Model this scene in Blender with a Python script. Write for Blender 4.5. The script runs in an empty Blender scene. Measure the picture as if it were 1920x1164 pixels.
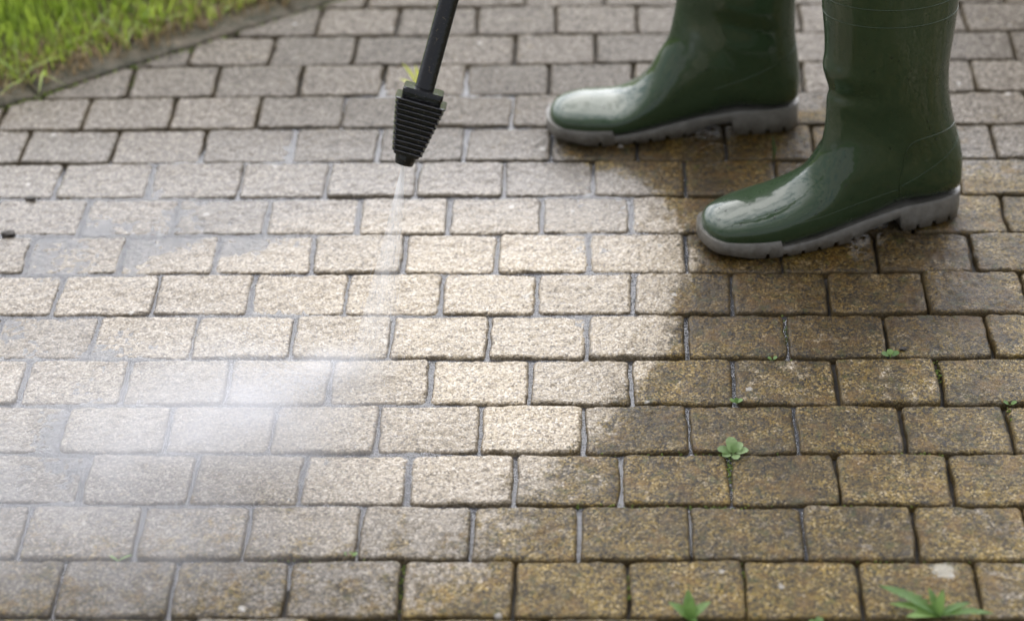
import bpy, bmesh, math, random
import numpy as np
from mathutils import Vector, Matrix, Euler
from mathutils.bvhtree import BVHTree
from mathutils import noise as mnoise

R = math.radians
sc = bpy.context.scene
col = sc.collection
random.seed(7)
rng = np.random.default_rng(11)

# ------------------------------------------------------------------ camera, world, sun, exposure
CAM_F, CAM_P, CAM_YAW, CAM_ROLL, CAM_H, CAM_Y = 4256.4, 0.610942, 0.050310, -0.0320015, 1.593676, -1.7239
cam_d = bpy.data.cameras.new('camera'); cam = bpy.data.objects.new('camera', cam_d); col.objects.link(cam)
cam_d.sensor_width = 36.0; cam_d.lens = CAM_F * 36 / 1920
cam_d.clip_start = 0.05; cam_d.clip_end = 500
cam.matrix_world = (Matrix.Translation((0, CAM_Y, CAM_H)) @ Matrix.Rotation(CAM_YAW, 4, 'Z')
                    @ Matrix.Rotation(math.pi/2 - CAM_P, 4, 'X') @ Matrix.Rotation(CAM_ROLL, 4, 'Z'))
cam_d.dof.use_dof = True; cam_d.dof.focus_distance = 2.66; cam_d.dof.aperture_fstop = 2.6
sc.camera = cam

SUN_EL, SUN_AZ = 46.0, 6.0      # azimuth measured from +Y towards -X
sd = bpy.data.lights.new('sun', 'SUN'); so = bpy.data.objects.new('sun', sd); col.objects.link(so)
sd.energy = 0.8; sd.angle = R(48); sd.color = (1.0, 0.91, 0.78)
sun_dir = Vector((-math.sin(R(SUN_AZ))*math.cos(R(SUN_EL)), math.cos(R(SUN_AZ))*math.cos(R(SUN_EL)), math.sin(R(SUN_EL))))
so.rotation_euler = sun_dir.to_track_quat('Z', 'Y').to_euler()

w = bpy.data.worlds.new('World'); sc.world = w; w.use_nodes = True
nt = w.node_tree; nt.nodes.clear()
def N(nt, t, **k):
    n = nt.nodes.new(t)
    for a, b in k.items(): setattr(n, a, b)
    return n
def L(nt, a, b): nt.links.new(a, b)
out = N(nt, 'ShaderNodeOutputWorld'); bg = N(nt, 'ShaderNodeBackground'); L(nt, bg.outputs[0], out.inputs[0])
sky = N(nt, 'ShaderNodeTexSky', sky_type='NISHITA', sun_disc=False)
sky.sun_elevation = R(SUN_EL); sky.sun_rotation = R(-SUN_AZ); sky.dust_density = 2.0
tc = N(nt, 'ShaderNodeTexCoord')
# bright broken cloud, brightest around the veiled sun
nz = N(nt, 'ShaderNodeTexNoise'); nz.inputs['Scale'].default_value = 4.6; nz.inputs['Detail'].default_value = 7; nz.inputs['Roughness'].default_value = .62
mp = N(nt, 'ShaderNodeMapping'); mp.inputs['Scale'].default_value = (1, 1, 2.2)
L(nt, tc.outputs['Generated'], mp.inputs[0]); L(nt, mp.outputs[0], nz.inputs[0])
cr = N(nt, 'ShaderNodeValToRGB'); cr.color_ramp.elements[0].position = .40; cr.color_ramp.elements[1].position = .52
L(nt, nz.outputs[0], cr.inputs[0])
dot = N(nt, 'ShaderNodeVectorMath', operation='DOT_PRODUCT'); dot.inputs[1].default_value = sun_dir
nrm = N(nt, 'ShaderNodeVectorMath', operation='NORMALIZE'); L(nt, tc.outputs['Generated'], nrm.inputs[0]); L(nt, nrm.outputs[0], dot.inputs[0])
mr = N(nt, 'ShaderNodeMapRange', interpolation_type='SMOOTHSTEP'); L(nt, dot.outputs['Value'], mr.inputs[0])
mr.inputs[1].default_value = .35; mr.inputs[2].default_value = 1.0; mr.inputs[3].default_value = 8; mr.inputs[4].default_value = 58
ccol = N(nt, 'ShaderNodeMix', data_type='RGBA', blend_type='MULTIPLY'); ccol.inputs[0].default_value = 1
ccol.inputs[6].default_value = (.96, .96, 1.0, 1)
L(nt, mr.outputs[0], ccol.inputs[7])
mixc = N(nt, 'ShaderNodeMix', data_type='RGBA'); L(nt, cr.outputs[0], mixc.inputs[0])
skb = N(nt, 'ShaderNodeMix', data_type='RGBA', blend_type='ADD'); skb.inputs[0].default_value = 1
half = N(nt, 'ShaderNodeMix', data_type='RGBA', blend_type='MULTIPLY'); half.inputs[0].default_value = 1; half.inputs[7].default_value = (.14, .17, .24, 1)
L(nt, ccol.outputs[2], half.inputs[6])
L(nt, sky.outputs[0], skb.inputs[6]); L(nt, half.outputs[2], skb.inputs[7])
L(nt, skb.outputs[2], mixc.inputs[6]); L(nt, ccol.outputs[2], mixc.inputs[7])
L(nt, mixc.outputs[2], bg.inputs[0]); bg.inputs[1].default_value = 0.10

sc.view_settings.view_transform = 'Standard'; sc.view_settings.look = 'None'
sc.view_settings.gamma = 1; sc.view_settings.use_curve_mapping = False
sc.view_settings.exposure = -0.06
sc.cycles.use_denoising = True
sc.cycles.max_bounces = 10; sc.cycles.transparent_max_bounces = 16; sc.cycles.volume_bounces = 6
sc.cycles.volume_step_rate = 0.6; sc.cycles.volume_max_steps = 128
sc.cycles.caustics_reflective = False; sc.cycles.caustics_refractive = False

# ------------------------------------------------------------------ helpers
def tag(o, label=None, cat=None, group=None, kind=None):
    if label: o['label'] = label
    if cat: o['category'] = cat
    if group: o['group'] = group
    if kind: o['kind'] = kind
    return o
def empty(name, loc=(0, 0, 0), rz=0):
    o = bpy.data.objects.new(name, None); o.location = loc; o.rotation_euler = (0, 0, rz); o.empty_display_size = .05
    col.objects.link(o); return o
def mesh_obj(name, verts, faces, mat, parent=None, smooth=True):
    me = bpy.data.meshes.new(name); me.from_pydata([tuple(v) for v in verts], [], [tuple(f) for f in faces]); me.update()
    if smooth: me.shade_smooth()
    if mat: me.materials.append(mat)
    o = bpy.data.objects.new(name, me); col.objects.link(o)
    if parent: o.parent = parent
    return o
def np_mesh(name, V, F, mat, parent=None, attrs=None, smooth=True):
    """V (n,3) float, F (m,k) int, all faces the same size"""
    me = bpy.data.meshes.new(name)
    me.vertices.add(len(V)); me.vertices.foreach_set('co', V.astype(np.float32).ravel())
    k = F.shape[1]
    me.loops.add(F.size); me.loops.foreach_set('vertex_index', F.astype(np.int32).ravel())
    me.polygons.add(len(F)); me.polygons.foreach_set('loop_start', np.arange(0, F.size, k, dtype=np.int32))
    try: me.polygons.foreach_set('loop_total', np.full(len(F), k, dtype=np.int32))
    except Exception: pass
    me.update(calc_edges=True); me.validate()
    if attrs:
        for nme, a in attrs.items():
            at = me.attributes.new(nme, 'FLOAT', 'POINT'); at.data.foreach_set('value', a.astype(np.float32))
    if smooth: me.shade_smooth()
    if mat: me.materials.append(mat)
    o = bpy.data.objects.new(name, me); col.objects.link(o)
    if parent: o.parent = parent
    return o
def sstep(a, b, x):
    t = np.clip((x-a)/(b-a), 0, 1); return t*t*(3-2*t)
def vnoise(x, y, s, seed=0):
    """smooth value noise on numpy arrays, -1..1"""
    r = np.random.default_rng(seed).uniform(-1, 1, (256, 256))
    fx, fy = x*s+977.3, y*s+531.7
    ix, iy = np.floor(fx).astype(int), np.floor(fy).astype(int); tx, ty = fx-ix, fy-iy
    tx, ty = tx*tx*(3-2*tx), ty*ty*(3-2*ty)
    g = lambda a, b: r[a % 256, b % 256]
    return (g(ix, iy)*(1-tx)+g(ix+1, iy)*tx)*(1-ty)+(g(ix, iy+1)*(1-tx)+g(ix+1, iy+1)*tx)*ty
def fbm(x, y, s, seed=0, o=3):
    return sum(vnoise(x, y, s*2**i, seed+i)*.5**i for i in range(o))/1.75

def new_mat(name):
    m = bpy.data.materials.new(name); m.use_nodes = True; m.node_tree.nodes.clear()
    o = N(m.node_tree, 'ShaderNodeOutputMaterial'); p = N(m.node_tree, 'ShaderNodeBsdfPrincipled')
    L(m.node_tree, p.outputs[0], o.inputs[0]); return m, m.node_tree, p, o
def noise_n(t, vec, scale, detail=3, rough=.55):
    n = N(t, 'ShaderNodeTexNoise'); n.inputs['Scale'].default_value = scale; n.inputs['Detail'].default_value = detail
    n.inputs['Roughness'].default_value = rough; L(t, vec, n.inputs['Vector']); return n.outputs[0]
def ramp(t, src, stops):
    c = N(t, 'ShaderNodeValToRGB'); e = c.color_ramp.elements
    while len(e) < len(stops): e.new(.5)
    for i, (p, cc) in enumerate(stops):
        e[i].position = p; e[i].color = cc if len(cc) == 4 else (*cc, 1)
    L(t, src, c.inputs[0]); return c.outputs[0]
def mixc_n(t, f, a, b, mode='MIX'):
    m = N(t, 'ShaderNodeMix', data_type='RGBA', blend_type=mode)
    for i, v in ((0, f), (6, a), (7, b)):
        if isinstance(v, (int, float)): m.inputs[i].default_value = v
        elif isinstance(v, tuple): m.inputs[i].default_value = v if len(v) == 4 else (*v, 1)
        else: L(t, v, m.inputs[i])
    return m.outputs[2]
def math_n(t, op, a, b=0.0, c=None, clamp=False):
    m = N(t, 'ShaderNodeMath', operation=op); m.use_clamp = clamp
    for i, v in enumerate((a, b) if c is None else (a, b, c)):
        if isinstance(v, (int, float)): m.inputs[i].default_value = v
        else: L(t, v, m.inputs[i])
    return m.outputs[0]
def mrange(t, v, a, b, c=0.0, d=1.0, smooth=True):
    m = N(t, 'ShaderNodeMapRange'); m.interpolation_type = 'SMOOTHSTEP' if smooth else 'LINEAR'
    L(t, v, m.inputs[0])
    for i, x in enumerate((a, b, c, d)): m.inputs[i+1].default_value = x
    return m.outputs[0]
def attr(t, name):
    a = N(t, 'ShaderNodeAttribute', attribute_name=name); return a.outputs['Fac']
def geo_pos(t):
    return N(t, 'ShaderNodeNewGeometry').outputs['Position']
def bump(t, h, dist, strength=1.0, nrm=None):
    b = N(t, 'ShaderNodeBump'); b.inputs['Distance'].default_value = dist; b.inputs['Strength'].default_value = strength
    L(t, h, b.inputs['Height'])
    if nrm is not None: L(t, nrm, b.inputs['Normal'])
    return b.outputs[0]

# ------------------------------------------------------------------ materials
def mat_paver():
    m, t, p, o = new_mat('wet_paver')
    pos = geo_pos(t); dirt = attr(t, 'dirt'); pid = attr(t, 'pid'); wet = attr(t, 'wet'); edge = attr(t, 'edge')
    patch = noise_n(t, pos, 38, 5, .62)
    grain = noise_n(t, pos, 420, 3, .7)
    vor = N(t, 'ShaderNodeTexVoronoi'); vor.inputs['Scale'].default_value = 430; L(t, pos, vor.inputs['Vector'])
    sep = N(t, 'ShaderNodeSeparateColor'); L(t, vor.outputs['Color'], sep.inputs[0])
    clean = ramp(t, sep.outputs[0], [(0, (.09, .065, .035)), (.12, (.25, .195, .12)), (.5, (.41, .335, .225)), (.85, (.52, .44, .325)), (1, (.66, .59, .49))])
    greyc = ramp(t, sep.outputs[0], [(0, (.045, .035, .024)), (.3, (.102, .086, .066)), (.7, (.178, .153, .122)), (1, (.32, .285, .235))])
    dirty = ramp(t, sep.outputs[0], [(0, (.008, .005, .002)), (.28, (.045, .029, .006)), (.55, (.140, .090, .016)), (.85, (.215, .152, .045)), (1, (.34, .27, .15))])
    grey = attr(t, 'grey')
    cg = mixc_n(t, grey, clean, greyc)
    # dirt boundary broken up by grain and patches
    k = math_n(t, 'ADD', dirt, math_n(t, 'MULTIPLY', math_n(t, 'SUBTRACT', patch, .5), 1.7))
    k = math_n(t, 'ADD', k, math_n(t, 'MULTIPLY', math_n(t, 'SUBTRACT', grain, .5), 1.1))
    k = math_n(t, 'ADD', k, math_n(t, 'MULTIPLY', math_n(t, 'SUBTRACT', noise_n(t, pos, 120, 4, .7), .5), 1.4))
    k = mrange(t, k, .22, .78)
    dp = mrange(t, noise_n(t, pos, 17, 5, .7), .38, .62, 1.32, .48, False)
    dm = N(t, 'ShaderNodeVectorMath', operation='SCALE'); L(t, dirty, dm.inputs[0]); L(t, dp, dm.inputs['Scale'])
    c = mixc_n(t, k, cg, dm.outputs[0])
    warm = mrange(t, noise_n(t, pos, 26, 4, .6), .5, .66, 0, .5)
    c = mixc_n(t, math_n(t, 'MULTIPLY', warm, k), c, (.17, .095, .025))
    soak_shade = attr(t, 'soak_shade'); sk = mrange(t, math_n(t, 'ADD', soak_shade, math_n(t, 'MULTIPLY', math_n(t, 'SUBTRACT', patch, .5), .9)), .2, .8)  # wet grime and painted-in shade under and before the boots
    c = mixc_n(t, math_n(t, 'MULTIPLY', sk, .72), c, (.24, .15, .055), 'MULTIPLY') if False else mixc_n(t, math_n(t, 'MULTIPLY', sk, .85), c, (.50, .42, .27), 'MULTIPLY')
    mo = math_n(t, 'MULTIPLY', mrange(t, noise_n(t, pos, 55, 5, .75), .54, .64), math_n(t, 'MULTIPLY', k, .6))
    c = mixc_n(t, mo, c, (.050, .055, .012))
    # moss and silt in blotches
    bl = mrange(t, noise_n(t, pos, 90, 4, .65), .52, .68)
    c = mixc_n(t, math_n(t, 'MULTIPLY', bl, math_n(t, 'MULTIPLY_ADD', dirt, .5, .18)), c, (.075, .058, .026))
    # dark pits
    pit = mrange(t, noise_n(t, pos, 210, 3, .6), .56, .68)
    c = mixc_n(t, math_n(t, 'MULTIPLY', pit, .62), c, (.055, .04, .022))
    # silt clinging to the rounded edges
    ed = mrange(t, math_n(t, 'ADD', edge, math_n(t, 'MULTIPLY', math_n(t, 'SUBTRACT', patch, .5), .012)), .0055, .0, 0, .75)
    c = mixc_n(t, ed, c, (.085, .062, .030))
    # per paver tone
    v = math_n(t, 'MULTIPLY_ADD', pid, .36, .77)
    hsv = N(t, 'ShaderNodeHueSaturation'); L(t, v, hsv.inputs['Value']); L(t, c, hsv.inputs['Color'])
    hsv.inputs['Saturation'].default_value = 1.05
    c = hsv.outputs[0]
    fine = mrange(t, noise_n(t, pos, 560, 2, .8), .34, .66, .58, 1.42, False)
    fm = N(t, 'ShaderNodeVectorMath', operation='SCALE'); L(t, c, fm.inputs[0]); L(t, fine, fm.inputs['Scale']); c = fm.outputs[0]
    # lichen / droppings spots
    sp = N(t, 'ShaderNodeTexVoronoi'); sp.inputs['Scale'].default_value = 16; L(t, pos, sp.inputs['Vector'])
    spd = math_n(t, 'ADD', sp.outputs['Distance'], math_n(t, 'MULTIPLY', math_n(t, 'SUBTRACT', grain, .5), .14))
    c = mixc_n(t, mrange(t, spd, .075, .045, 0, .6), c, (.55, .53, .48))
    # the one big pale blot on a front paver
    dd = N(t, 'ShaderNodeVectorMath', operation='DISTANCE'); L(t, pos, dd.inputs[0]); dd.inputs[1].default_value = BLOT
    bd = math_n(t, 'ADD', dd.outputs['Value'], math_n(t, 'MULTIPLY', math_n(t, 'SUBTRACT', noise_n(t, pos, 260, 3, .7), .5), .036))
    c = mixc_n(t, mrange(t, bd, .014, .008, 0, .65), c, (.46, .44, .37))
    L(t, c, p.inputs['Base Color'])
    h = math_n(t, 'ADD', math_n(t, 'MULTIPLY', patch, 1.0), math_n(t, 'MULTIPLY', grain, .55))
    h = math_n(t, 'SUBTRACT', h, math_n(t, 'MULTIPLY', pit, .35))
    h2 = math_n(t, 'ADD', h, math_n(t, 'MULTIPLY', vor.outputs['Distance'], -.35))
    nb = bump(t, h2, .0036, 1.0)
    L(t, nb, p.inputs['Normal'])
    L(t, mrange(t, wet, 0, 1, .75, .5, False), p.inputs['Roughness'])
    p.inputs['IOR'].default_value = 1.4; p.inputs['Specular IOR Level'].default_value = .2
    L(t, math_n(t, 'MULTIPLY', wet, math_n(t, 'MULTIPLY_ADD', k, -.45, 1.0)), p.inputs['Coat Weight'])
    film = attr(t, 'film'); L(t, mrange(t, film, 0, 1, .17, .09, False), p.inputs['Coat Roughness'])
    p.inputs['Coat IOR'].default_value = 1.36
    nc = bump(t, math_n(t, 'ADD', patch, math_n(t, 'MULTIPLY', grain, .45)), .0026, 1.0)
    L(t, mrange(t, film, 0, 1, 1.0, .38, False), nc.node.inputs['Strength'])
    L(t, nc, p.inputs['Coat Normal'])
    return m

def simple(name, colr, rough=.5, bumps=None, colvar=None, spec=None, coat=0, coatr=.1, sheen=0):
    m, t, p, o = new_mat(name); pos = geo_pos(t)
    p.inputs['Base Color'].default_value = (*colr, 1); p.inputs['Roughness'].default_value = rough
    if colvar:
        f = noise_n(t, pos, colvar[0], 5, .65)
        L(t, ramp(t, f, [(.35, colvar[1]), (.65, colvar[2])]), p.inputs['Base Color'])
    if bumps: L(t, bump(t, noise_n(t, pos, bumps[0], 4, .6), bumps[1]), p.inputs['Normal'])
    if spec is not None: p.inputs['Specular IOR Level'].default_value = spec
    p.inputs['Coat Weight'].default_value = coat; p.inputs['Coat Roughness'].default_value = coatr
    return m

def mat_rubber():
    m, t, p, o = new_mat('green_rubber'); pos = geo_pos(t)
    f = noise_n(t, pos, 9, 4, .6)
    c = ramp(t, f, [(.3, (.027, .048, .021)), (.7, (.040, .066, .032))])
    dust = mrange(t, noise_n(t, pos, 600, 2, .6), .70, .78, 0, .35)
    c = mixc_n(t, dust, c, (.10, .11, .08))
    sepz = N(t, 'ShaderNodeSeparateXYZ'); L(t, pos, sepz.inputs[0])
    L(t, c, p.inputs['Base Color'])
    scuff = noise_n(t, pos, 45, 4, .7)
    L(t, mrange(t, scuff, .35, .7, .24, .42), p.inputs['Roughness'])
    L(t, bump(t, noise_n(t, pos, 24, 2, .4), .0016, .8), p.inputs['Normal'])
    p.inputs['IOR'].default_value = 1.45
    p.inputs['Specular IOR Level'].default_value = .12; p.inputs['Coat Weight'].default_value = .85; p.inputs['Coat Roughness'].default_value = .012
    L(t, bump(t, noise_n(t, pos, 30, 2, .5), .0012, .8), p.inputs['Coat Normal'])
    return m

def mat_sole():
    m, t, p, o = new_mat('grey_sole_rubber'); pos = geo_pos(t)
    f = noise_n(t, pos, 40, 5, .65)
    c = ramp(t, f, [(.3, (.12, .112, .095)), (.7, (.22, .21, .185))])
    sepz = N(t, 'ShaderNodeSeparateXYZ'); L(t, pos, sepz.inputs[0])
    mud = math_n(t, 'ADD', math_n(t, 'MULTIPLY', sepz.outputs[2], -60), math_n(t, 'MULTIPLY', noise_n(t, pos, 130, 3, .6), 1.6))
    c = mixc_n(t, mrange(t, mud, -.6, .9, 0, .85), c, (.07, .055, .035))
    L(t, c, p.inputs['Base Color']); p.inputs['Roughness'].default_value = .32
    L(t, bump(t, noise_n(t, pos, 220, 3, .6), .0007), p.inputs['Normal'])
    return m

def mat_black():
    m, t, p, o = new_mat('wet_black_plastic'); pos = geo_pos(t)
    g = mrange(t, noise_n(t, pos, 330, 3, .7), .60, .68, 0, .8)
    c = mixc_n(t, g, (.004, .004, .0045), (.07, .055, .035))
    L(t, c, p.inputs['Base Color']); p.inputs['Roughness'].default_value = .20; p.inputs['Specular IOR Level'].default_value = .5
    L(t, bump(t, noise_n(t, pos, 260, 3, .6), .0006), p.inputs['Normal'])
    return m

def mat_water():
    m, t, p, o = new_mat('thin_water'); t.nodes.remove(p); pos = geo_pos(t)
    tr = N(t, 'ShaderNodeBsdfTransparent'); tr.inputs[0].default_value = (.93, .95, .97, 1)
    gl = N(t, 'ShaderNodeBsdfGlossy'); gl.inputs['Roughness'].default_value = .05
    df = N(t, 'ShaderNodeBsdfDiffuse'); df.inputs[0].default_value = (.46, .49, .56, 1)
    mp_ = N(t, 'ShaderNodeMapping'); mp_.inputs['Scale'].default_value = (1, 1.6, 1); L(t, pos, mp_.inputs[0])
    h = math_n(t, 'ADD', noise_n(t, mp_.outputs[0], 60, 3, .6), math_n(t, 'MULTIPLY', noise_n(t, mp_.outputs[0], 210, 2, .5), .25))
    nb = bump(t, h, .0022)
    L(t, nb, gl.inputs['Normal'])
    fr = N(t, 'ShaderNodeFresnel'); fr.inputs['IOR'].default_value = 1.45; L(t, nb, fr.inputs['Normal'])
    m0 = N(t, 'ShaderNodeMixShader'); m0.inputs[0].default_value = .12; L(t, tr.outputs[0], m0.inputs[1]); L(t, df.outputs[0], m0.inputs[2])
    m1 = N(t, 'ShaderNodeMixShader'); L(t, fr.outputs[0], m1.inputs[0]); L(t, m0.outputs[0], m1.inputs[1]); L(t, gl.outputs[0], m1.inputs[2])
    L(t, m1.outputs[0], o.inputs[0])
    return m

def mat_leaf(name, a, b, rough=.45):
    m, t, p, o = new_mat(name); pos = geo_pos(t)
    r = attr(t, 'rnd')
    f = math_n(t, 'MULTIPLY_ADD', noise_n(t, pos, 160, 3, .6), .5, math_n(t, 'MULTIPLY', r, .6))
    L(t, ramp(t, f, [(.15, a), (.75, b)]), p.inputs['Base Color']); p.inputs['Roughness'].default_value = rough
    L(t, bump(t, noise_n(t, pos, 700, 2, .5), .0006), p.inputs['Normal'])
    tl = N(t, 'ShaderNodeBsdfTranslucent'); tl.inputs[0].default_value = (*[min(1, x*1.6) for x in b], 1)
    mx = N(t, 'ShaderNodeMixShader'); mx.inputs[0].default_value = .35
    L(t, p.outputs[0], mx.inputs[1]); L(t, tl.outputs[0], mx.inputs[2]); L(t, mx.outputs[0], o.inputs[0])
    return m

# ------------------------------------------------------------------ paving
W_, R_ = .12, .09
BLOT = (0.352, 0.075, 0.0)
# x of the joints of every row of the running bond (metres), as they lie in the yard
ROWS = {1: -.575, 2: -.630, 3: -.581, 4: -.623, 5: -.687, 6: -.620, 7: -.683, 8: -.738, 9: -.683, 10: -.734, 11: -.801, 12: -.731, 13: -.682, 14: -.728, 15: -.670}
JX = {
1: [-.575, -.455, -.334, -.214, -.096, .023, .144, .263, .384], 2: [-.630, -.505, -.387, -.265, -.145, -.029, .091, .211, .330],
3: [-.581, -.460, -.338, -.219, -.102, .017, .137, .255, .378], 4: [-.623, -.501, -.380, -.261, -.142, -.026, .095, .216, .336, .455],
5: [-.687, -.566, -.445, -.324, -.206, -.089, .030, .150, .269, .388], 6: [-.620, -.498, -.378, -.258, -.141, -.022, .097, .217, .336, .457],
7: [-.683, -.559, -.439, -.320, -.202, -.085, .034, .155, .273, .393], 8: [-.738, -.616, -.496, -.372, -.256, -.137, -.020, .102, .221, .341, .461],
9: [-.683, -.562, -.441, -.321, -.204, -.083, .033, .154, .274, .394, .514], 10: [-.734, -.610, -.488, -.371, -.252, -.135, -.015, .106, .226, .346, .465],
11: [-.801, -.674, -.551, -.428, -.309, -.191, -.073, .045, .164, .282, .404, .527], 12: [-.731, -.609, -.486, -.366, -.247, -.129],
13: [-.682, -.558, -.437, -.317, -.198, -.079, .041, .161, .281, .402, .523], 14: [-.608, -.488, -.367, -.249, -.131, -.013, .108, .229, .350, .471, .591],
15: [-.428, -.310, -.191, -.073, .048, .169, .290, .411, .532], 16: [-.361, -.241, -.121]}
# kerb line: paving is cut along it (point, direction)
KP = np.array((-.86, 1.055)); KD = np.array((.815, .58)); KD /= np.linalg.norm(KD); KN = np.array((-KD[1], KD[0]))
def kerb_side(x, y): return (x-KP[0])*KN[0] + (y-KP[1])*KN[1]      # >0 = lawn side

def x_clean(y):     # right hand limit of the part already washed
    return np.interp(y, [-.2, 0, .1, .2, .3, .4, .5, .6, .70, .80, .86, .92, .98, 1.02, 1.2, 1.6], [-.34, -.26, -.16, -.09, -.02, .03, .065, .095, .105, .085, .03, -.05, -.09, .25, .5, .8])
def dirt_field(x, y):
    wd = .028 + .10*sstep(.48, .1, y)
    d = sstep(-wd, wd, x - x_clean(y) + .03*fbm(x, y, 16, 61)) * .92
    d = np.where(y < .30, np.maximum(d, .55*sstep(.28, .02, y)), d)
    d -= .34*sstep(.44, .60, x - .25*(y-.4))
    d *= 1 - .85*sstep(.99, 1.06, y)
    d *= 1 - .85*sstep(.80, .95, y)*sstep(.40, .50, x)
    return d + .10*fbm(x, y, 7, 64)
def grey_field(x, y):
    g = sstep(.40, .06, y)*.8 + sstep(.60, .95, y)*1.25 + sstep(-.20, -.60, x)*.6
    return np.clip(g, 0, 1.25)
def soak_shade_field(x, y):
    """soaked grime plus the shade round the boots, painted into the stone colour"""
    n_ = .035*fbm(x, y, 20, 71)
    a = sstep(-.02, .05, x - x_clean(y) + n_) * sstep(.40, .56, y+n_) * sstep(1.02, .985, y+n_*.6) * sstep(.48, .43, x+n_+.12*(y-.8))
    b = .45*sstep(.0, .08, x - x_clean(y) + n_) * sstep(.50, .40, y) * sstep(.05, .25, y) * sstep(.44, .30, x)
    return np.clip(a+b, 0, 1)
def film_field(x, y):
    """how far the stones are drowned in running water, smoothing their wet gloss"""
    e = x - x_clean(y)
    return np.clip(sstep(.06, -.10, e+.04*fbm(x, y, 18, 66)) * sstep(1.15, .9, y+.2*(x+.3)) * sstep(.02, .15, y), 0, 1)
def water_level(x, y):
    """height of the water film above the mean paver top"""
    a = -.0031 + .0011*sstep(-.32, -.62, x)
    edge = x - x_clean(y) + .10*sstep(.55, .40, y)
    a = a - .0035*sstep(-.07, .03, edge + .03*fbm(x, y, 14, 5))
    a = a - .008*sstep(-.02, .05, y - np.interp(x, [-.8, -.55, -.35, -.2, -.05, .1], [.86, .92, 1.10, 1.15, 1.02, .95]))   # dry joints at the back
    a = a - .0045*sstep(.17, .03, y + .12*(x+.6)*0)
    band = np.exp(-((y-.72)/.09)**2)*sstep(-.25, -.5, x)
    a = a + .0006*band
    a = a - .0012*np.exp(-(((x+.14)/.14)**2 + ((y-.47)/.05)**2))
    a = a + .0022*np.exp(-((x-.02)/.09)**2-((y-.70)/.13)**2)*sstep(.06, -.04, x-x_clean(y)) + .0006*np.exp(-((y-.66)/.16)**2)*sstep(-.10, -.45, x)
    return a + .0003 + .0009*fbm(x, y, 9, 21)

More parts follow.
